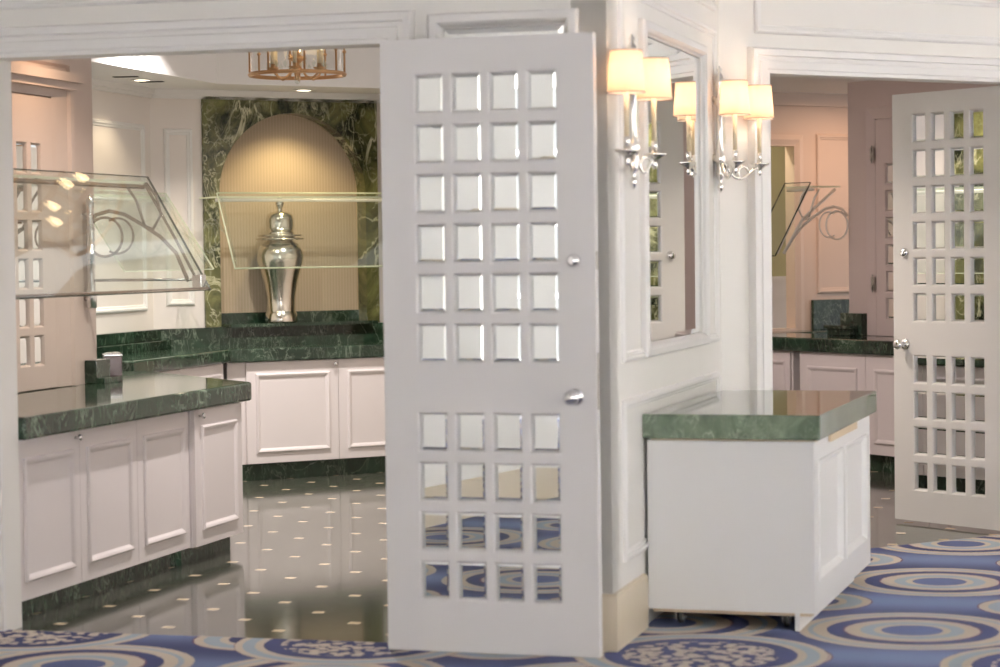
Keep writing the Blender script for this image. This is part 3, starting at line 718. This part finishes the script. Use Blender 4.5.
# ------------------------------------------------------------------ glass sneeze guards
def circ(cx, cz, r, y0=0, n=32, a0=0, a1=360):
    return [(cx + r*math.cos(R(a0+(a1-a0)*k/n)), cz + r*math.sin(R(a0+(a1-a0)*k/n))) for k in range(n if a1-a0 == 360 else n+1)]
def guard(frame, x0, x1, label, ztop, zbot, dtop, dbot, shelf_in, ends=(1,), post=True, mirrorx=False, thick=.012, brk=None, edge=None, strut=False, k=1.0, lip=None):
    brk = brk or ACRYL; edge = edge or GEDGE
    """x0..x1 along the counter; glass slants from (dtop, ztop) at the back to (dbot, zbot) at the front edge"""
    t = thing('sneeze_guard', label, 'glass guard', frame.w((x0+x1)/2, 0, ZC), frame.rz)
    ox = (x0+x1)/2; L_ = (x1-x0)/2; zt, zb = ztop-ZC, zbot-ZC
    nrm = Vector((0, -(zt-zb), -(dbot-dtop))); nrm = Vector((0,-(zt-zb),(dbot-dtop))).normalized()*thick
    g = MB(); p = [(-L_,-dtop,zt),(L_,-dtop,zt),(L_,-dbot,zb),(-L_,-dbot,zb)]
    q = [tuple(Vector(v)+nrm) for v in p]
    g.add(p+q, [(0,1,2,3),(4,5,6,7)], 0)
    g.add(p+q, [(0,1,5,4),(1,2,6,5),(2,3,7,6),(3,0,4,7)], 1)
    g.build('slanted_glass', [GLASS, edge], t)
    s = MB(); s.box(-L_, L_, -dtop, -shelf_in, zt-.035, zt-.035+thick); 
    s.mi = [0,0,1,1,1,1]; s.build('shelf_glass', [GLASS, GEDGE], t)
    r = MB(); r.tube([(-L_,-dtop+.02,zt-.05),(L_,-dtop+.02,zt-.05)], .012, 10); r.build('support_rail', RAIL if post else ACRYLC, t)
    if post:
        r = MB(); r.tube([(-L_,-dbot+.012,zb+.012),(L_,-dbot+.012,zb+.012)], .007, 8); r.build('lip_rail', RAIL, t)
    if lip:
        r = MB(); r.tube([(-L_,-dbot,zb),(L_,-dbot,zb)], .0055, 8); r.build('polished_edge', lip, t)
        r = MB(); r.tube([(-L_,-dtop,zt),(-L_,-dbot,zb)], .005, 8); r.build('polished_edge', lip, t)
        r = MB(); r.tube([(-L_,-dtop,zt),(L_,-dtop,zt)], .0045, 8); r.build('polished_edge', lip, t)
    for e in ends:
        ex = L_*e - .03*e
        b = MB()
        for off in (0,):
            pl = lambda pts: [(ex+off, -a, z) for a, z in pts]
            zc = zt - .315
            b.tube(pl(circ(.13, zc, .105)), .0075*k, 8, closed=True)
            b.tube(pl(circ(.205, zc+.005, .095, a0=-120, a1=120, n=20)), .0065*k, 8)
            # the long arm arching from the wall down to the lip of the glass
            arc_ = [(.03,zc+.07),(.08,zc+.12),(.16,zc+.14),(.25,zc+.12),(.36,zc+.06),(.46,zc-.003),(.55,zc-.09),(min(.62,dbot-.05),zb+.05)]
            b.tube(pl(arc_), .011*k, 8)
            v1 = (dtop+.02, zt-.04)
            b.tube(pl([(dtop-.1,zt-.05),(dtop-.05,zt-.12),(dtop+.0,zt-.26)]), .008*k, 8)
            b.tube(pl([(dtop+.01,zt-.03),(dtop+.07,zt-.1),(dtop+.095,zt-.2),(dtop+.05,zt-.275),(dtop,zt-.26)]), .008*k, 8)
            b.tube(pl([(dtop,zt-.03),(dtop+(dbot-dtop)*.5,zb+(zt-zb)*.5-.03),(dbot-.04,zb+.02)]), .008*k, 8)
            if strut: b.tube(pl([(shelf_in+.03,zt-.05),(dtop+.06,(zt+zb)/2),(dbot-.10,zb+.02)]), .012, 8)
        b.build('scroll_bracket', brk, t)
        if post:
            c = MB(); c.box(ex-.03, ex+.03, -dbot+.02, -dbot+.075, zb+.012, zb+.085); co = c.build('end_clamp', CHROME, t, bevel=.004)
            pz0, pz1 = zb-.09, zt-.08
            q_ = MB(); q_.lathe([(.0,pz0),(.027,pz0+.002),(.027,pz0+.09),(.021,pz0+.1),(.021,pz0+.28),(.027,pz0+.285),(.027,pz0+.3),(.021,pz0+.305),(.021,pz1-.12),(.021,pz1-.115),(.021,pz1-.1),(.019,pz1-.085),(.023,pz1-.04),(.01,pz1-.01),(0,pz1)], (ex,-.045,0), 16)
            for zz in (pz0+.05, pz1-.11): q_.tube([(ex,-.045,zz),(ex,-.0,zz)], .009, 8)
            q_.build('chrome_post', POSTM, t)
            k = MB(); k.tube([(ex,-.06,zb+.06),(ex,-dbot+.06,zb+.06)], .0075, 8); k.build('cross_rod', CHROME, t)
    return t
FG = Frame(*FP.w2(.62,0), 72.2)
guard(FG, -2.45, 0, 'slanted glass sneeze guard on scroll bracket over the near left counter', 2.008, 1.40, .37, .73, .05, edge=GEDGED)
guard(FS, -1.8, -.33, 'glass sneeze guard over the side counter left of the niche', 2.02, 1.49, .25, .60, .03, ends=(1,), post=False, brk=GLASS, k=.7)
guard(FB, .36, 3.3, 'long glass sneeze guard across the front of the niche', 2.03, 1.495, .34, .64, .02, ends=(-1,), post=False, brk=GLASS, k=.7, lip=GEDGE)
guard(FQ, -.22, .08, 'slanted glass sneeze guard with scroll bracket over the right room counter', 2.07, 1.53, .40, .74, .12, ends=(1,), post=False, edge=GEDGED, brk=ACRYLC, strut=True)
guard(FLR, .95, 2.2, 'glass sneeze guard reflected in the panes of the right door', 1.985, 1.415, .37, .70, .05, ends=(-1,1), post=False)

# ------------------------------------------------------------------ lantern chandelier
LX, LY, LZ = -1.123, 13.0, 2.588
ch = thing('lantern_chandelier', 'round brass and glass lantern chandelier with candle lamps', 'chandelier', (LX, LY, LZ))
RR = .265
def ringband(z, h, r, tk):
    q = MB(); q.lathe([(r-tk,z),(r+tk,z),(r+tk,z+h),(r-tk,z+h),(r-tk,z)], n=56, smooth=False); q.f = [f for f in q.f if len(f) == 4]; q.mi = q.mi[:len(q.f)]; q.sm = q.sm[:len(q.f)]; return q
q = ringband(0,.02,RR,.008); q.tube([((RR+.008)*math.cos(2*math.pi*k/56),(RR+.008)*math.sin(2*math.pi*k/56),.010) for k in range(56)], .006, 6, closed=True); q.build('bottom_ring', BRASS, ch)
ringband(.42,.035,RR,.012).build('top_ring', BRASS, ch)
q = MB(); q.lathe([(RR-.004,.03),(RR-.004,.43)], n=56); q.f = [f for f in q.f if len(f) == 4]; q.mi = q.mi[:len(q.f)]; q.sm = q.sm[:len(q.f)]; q.build('glass_drum', DRUM, ch)
for k in range(8):
    a_ = 2*math.pi*(k+.3)/8; x_, y_ = (RR+.004)*math.cos(a_), (RR+.004)*math.sin(a_)
    q = MB(); q.tube([(x_,y_,.02),(x_,y_,.43)], .006, 8)
    q.lathe([(.006,.13),(.013,.14),(.006,.15)], (x_,y_,0), 10); q.lathe([(.006,.30),(.013,.31),(.006,.32)], (x_,y_,0), 10); q.build('upright', BRASS, ch)
q = MB(); q.lathe([(.0,.015),(.012,.03),(.02,.05),(.012,.07),(.03,.085),(.055,.10),(.03,.115),(.012,.125),(.012,.62),(.02,.64),(.06,.70),(.09,.745),(.09,.765),(0,.765)], n=20); q.build('centre_stem', BRASS, ch)
q = MB(); q.lathe([(0,-.045),(.014,-.035),(.019,-.02),(.012,-.003),(.005,.005),(.005,.02)], n=12); q.build('crystal_drop', GLASS, ch)
for k in range(6):
    a_ = 2*math.pi*(k+.5)/6; cx_, cy_ = math.cos(a_), math.sin(a_)
    q = MB(); q.tube([(cx_*r_, cy_*r_, z_) for r_, z_ in ((.02,.05),(.06,.0),(.10,-.015),(.135,.01),(.15,.035))], .006, 8)
    q.lathe([(.0,.025),(.03,.037),(.036,.045),(.012,.045),(.012,.065),(0,.065)], (cx_*.15,cy_*.15,0), 14)
    arm = q.build('candle_arm', BRASS, ch)
    q = MB(); q.lathe([(.0125,.065),(.0125,.15),(0,.15)], (cx_*.15,cy_*.15,0), 12); q.build('candle_sleeve', WAX, arm)
    q = MB(); q.lathe([(0,.15),(.012,.162),(.018,.19),(.01,.23),(0,.26)], (cx_*.15,cy_*.15,0), 12); q.build('bulb', BULB, arm)
    for j in range(3):
        a2 = a_ + .35*(j-1); q = MB(); rr = .16+.02*(j % 2)
        q.lathe([(0,.04),(.010,.055),(.012,.07),(.004,.074),(0,.09)], (math.cos(a2)*rr, math.sin(a2)*rr, 0), 8); q.build('crystal', GLASS, arm)

# ------------------------------------------------------------------ recessed lights and slots
def downlight(x, y, z, label, w, col=(1,.84,.62), spot=115, lens=True):
    t = thing('recessed_light', label, 'ceiling light', (x,y,z), 0, 'recessed ceiling lights')
    q = MB(); q.lathe([(.055,-.001),(.057,-.006),(.075,-.006),(.08,-.001)], n=28); q.build('trim_ring', TRIM, t)
    q = MB(); q.lathe([(0,-.003),(.054,-.003)], n=24); q.build('lens', DOWN, t)
    ld = bpy.data.lights.new('downlight', 'SPOT'); ld.energy = w; ld.color = col; ld.spot_size = R(spot); ld.spot_blend = .6; ld.shadow_soft_size = .05
    o = bpy.data.objects.new('downlight', ld); C.objects.link(o); o.location = (x, y, z-.02)
x_, y_ = FB.w2(1.08,-.28); downlight(x_, y_, 2.779, 'round recessed downlight in the soffit right above the arched niche', 55, (1,.78,.42))
x_, y_ = FS.w2(-.8,-.3); downlight(x_, y_, 2.779, 'round recessed downlight in the soffit of the far left wall', 14, (1,.82,.55))
for xx, n_ in ((-1.28,'left'),(-.62,'right')):
    pass
q = MB(); q.box(-.075,.075,-.012,.012,-.006,0); q.box(-.085,.085,-.02,-.012,-.004,0); q.box(-.085,.085,.012,.02,-.004,0)
o = tag(q.build('air_slot', DARK, loc=FS.w(-1.1,-.32,2.779), rotz=FS.rz+R(100)), 'dark air slot in the soffit beside the pier', 'vent', 'air slots in the soffit')
o2 = copy_tree(o); o2.location = FS.w(-.64,-.30,2.779); o2['label'] = 'dark air slot in the soffit right of the downlight'
def rlight(x, y, z, w, col, size=.12):
    ld = bpy.data.lights.new('ceiling_lamp', 'POINT'); ld.energy = w; ld.color = col; ld.shadow_soft_size = size
    o = bpy.data.objects.new('ceiling_lamp', ld); C.objects.link(o); o.location = (x, y, z)
rlight(LX, LY, 2.66, 9, (1,.80,.56), .012)

# ------------------------------------------------------------------ rolling buffet cart
cx, cy = FM.w2(.60, .0)
FC = Frame(cx, cy, -17.2)          # x to the right along the front, +y away from the camera
CW_, CL_ = .745, 1.66
ct_ = thing('buffet_cart', 'white rolling buffet cart with a green marble top beside the mirror wall', 'cart', FC.w(CW_/2, CL_/2, .009), FC.rz)
def lo(mb, *b):
    x0,x1,y0,y1,z0,z1 = b; return mb.box(x0-CW_/2, x1-CW_/2, y0-CL_/2, y1-CL_/2, z0, z1)
q = MB(); lo(q, .014,.715,.02,.04,.074,.782); q.build('front_panel', CARTW, ct_, bevel=.003)
q = MB(); lo(q, .014,.032,.04,CL_-.03,.074,.782); q.build('left_panel', CARTW, ct_)
q = MB(); lo(q, .03,.70,CL_-.05,CL_-.03,.074,.782); q.build('rear_panel', CARTW, ct_)
q = MB(); lo(q, .03,.70,.04,CL_-.05,.06,.077); q.build('bottom_board', PLY, ct_)
# right side: framed panel with two recessed fields and a skirt near the floor
q = MB(); xo = .715 - CW_/2
def sidegrid(mb, flds):
    ys = [.022]+[e for f in flds for e in f[:2]]+[CL_-.03]; z0_, z1_ = .074, .782
    def P3(y, z, o=0): return (xo+o, y-CL_/2, z)
    zf0, zf1 = flds[0][2], flds[0][3]
    for i in range(len(ys)-1):
        for j, (za, zb) in enumerate(((z0_,zf0),(zf0,zf1),(zf1,z1_))):
            if i % 2 == 1 and j == 1: continue
            mb.add([P3(ys[i],za),P3(ys[i+1],za),P3(ys[i+1],zb),P3(ys[i],zb)], [(0,1,2,3)])
    for ya, yb, za, zb in flds:
        loops = [[P3(ya+d,za+d,o),P3(yb-d,za+d,o),P3(yb-d,zb-d,o),P3(ya+d,zb-d,o)] for d, o in ((0,0),(.004,.006),(.014,.006),(.03,-.012),(.034,-.016))]
        mb.loft(loops, cap1=True)
sidegrid(q, [(.13,.77,.19,.70),(.87,1.50,.19,.70)]); q.build('right_panel', CARTW, ct_)
q = MB(); lo(q, .63,.65,.03,CL_-.12,.0,.074); q.build('skirt_board', CARTW, ct_)
q = MB(); lo(q, .0,CW_,0,CL_,.79,.892); q.build('marble_top', MARBC, ct_, bevel=.006)
q = MB(); lo(q, .03,.725,.03,CL_-.05,.782,.79); lo(q, .7,.727,.40,1.15,.752,.79); q.build('plywood_underlay', PLY, ct_)
for k, (xx, yy) in enumerate(((.13,.12),(.58,.12),(.13,CL_-.15),(.58,CL_-.15))):
    q = MB(); lo(q, xx-.035,xx+.035,yy-.03,yy+.03,.056,.06)
    X_, Y_ = xx-CW_/2, yy-CL_/2
    q.box(X_-.017,X_-.012,Y_-.025,Y_+.025,.02,.056); q.box(X_+.012,X_+.017,Y_-.025,Y_+.025,.02,.056); q.tube([(X_-.02,Y_+.01,.027),(X_+.02,Y_+.01,.027)], .006, 8)
    co = q.build('caster', CHROME, ct_)
    q = MB(); q.lathe([(.012,-.011),(.027,-.01),(.028,0),(.027,.01),(.012,.011)], (X_,Y_+.01,.029), 20, 'x'); q.build('wheel', RUBBER, co)

# ------------------------------------------------------------------ light
w = bpy.data.worlds.new('world'); sc.world = w; w.use_nodes = True
bg = w.node_tree.nodes['Background']; bg.inputs[0].default_value = (.95,.97,1,1); bg.inputs[1].default_value = 1.0
def area(name, frame, x, y, z, sx, sz, energy, col, face=-1):
    ld = bpy.data.lights.new(name, 'AREA'); ld.shape = 'RECTANGLE'; ld.size = sx; ld.size_y = sz; ld.energy = energy; ld.color = col
    o = bpy.data.objects.new(name, ld); C.objects.link(o); o.location = frame.w(x, y, z)
    d = Vector(frame.w(x, y+face, z)) - Vector(frame.w(x, y, z))
    o.rotation_euler = d.to_track_quat('-Z', 'Y').to_euler()
    return o
for cx_ in (2.5,5.2,7.9,10.6,13.3,16.0): area('window_daylight', FWN, cx_, -.22, 1.85, 1.4, 2.6, 840, (1,.955,.90), 1)
for cx_ in (2.0,4.4,6.8,9.2): area('window_daylight', FBK, cx_, -.22, 1.85, 1.4, 2.6, 1900, (1,.97,.94), 1)
# unseen lights added to brighten the buffet rooms, without fixtures
def fill_light(x, y, z, e, col, s=.06, spread=125):
    ld = bpy.data.lights.new('unseen_fill_light', 'AREA'); ld.shape = 'DISK'; ld.size = s; ld.spread = R(spread); ld.energy = e; ld.color = col
    o = bpy.data.objects.new('unseen_fill_light', ld); C.objects.link(o); o.location = (x, y, z)
fill_light(*FP.w2(-.1,-.4), 2.9, 5.5, (1,.68,.44))
fill_light(-2.0, 14.6, 3.2, 40, (1,.92,.87))
fill_light(-.9, 11.4, 3.2, 42, (1,.92,.88))
fill_light(-.9, 15.3, 3.2, 34, (1,.92,.86))
fill_light(*FW.w2(.1,-.8), 2.78, 12, (1,.60,.37), .1, 178)
fill_light(*FW.w2(-.8,.3), 2.7, 7, (1,.85,.6), .1, 178)
fill_light(*FR.w2(1.3,3.6), 2.78, 42, (1,.80,.74), .1, 178)
fill_light(*FLR.w2(1.2,-.5), 2.78, 25, (1,.85,.7), .4)

# ------------------------------------------------------------------ camera
cam = bpy.data.cameras.new('camera'); co = bpy.data.objects.new('camera', cam); C.objects.link(co)
cam.sensor_width = 36; cam.lens = 82.8; cam.clip_start = .05; cam.clip_end = 100
co.matrix_world = Matrix.Translation((0,0,1.58)) @ Matrix.Rotation(R(90-2.005), 4, 'X') @ Matrix.Rotation(R(-.73), 4, 'Z')
cam.dof.use_dof = True; cam.dof.focus_distance = 14.0; cam.dof.aperture_fstop = 2.8
sc.camera = co
sc.view_settings.view_transform = 'Standard'; sc.view_settings.look = 'None'; sc.view_settings.gamma = 1
sc.view_settings.exposure = 0.14; sc.view_settings.use_curve_mapping = False
sc.cycles.use_denoising = True; sc.cycles.max_bounces = 10; sc.cycles.transparent_max_bounces = 24
sc.cycles.diffuse_bounces = 5; sc.cycles.glossy_bounces = 6; sc.cycles.caustics_reflective = False; sc.cycles.caustics_refractive = False
sc.cycles.sample_clamp_indirect = 6
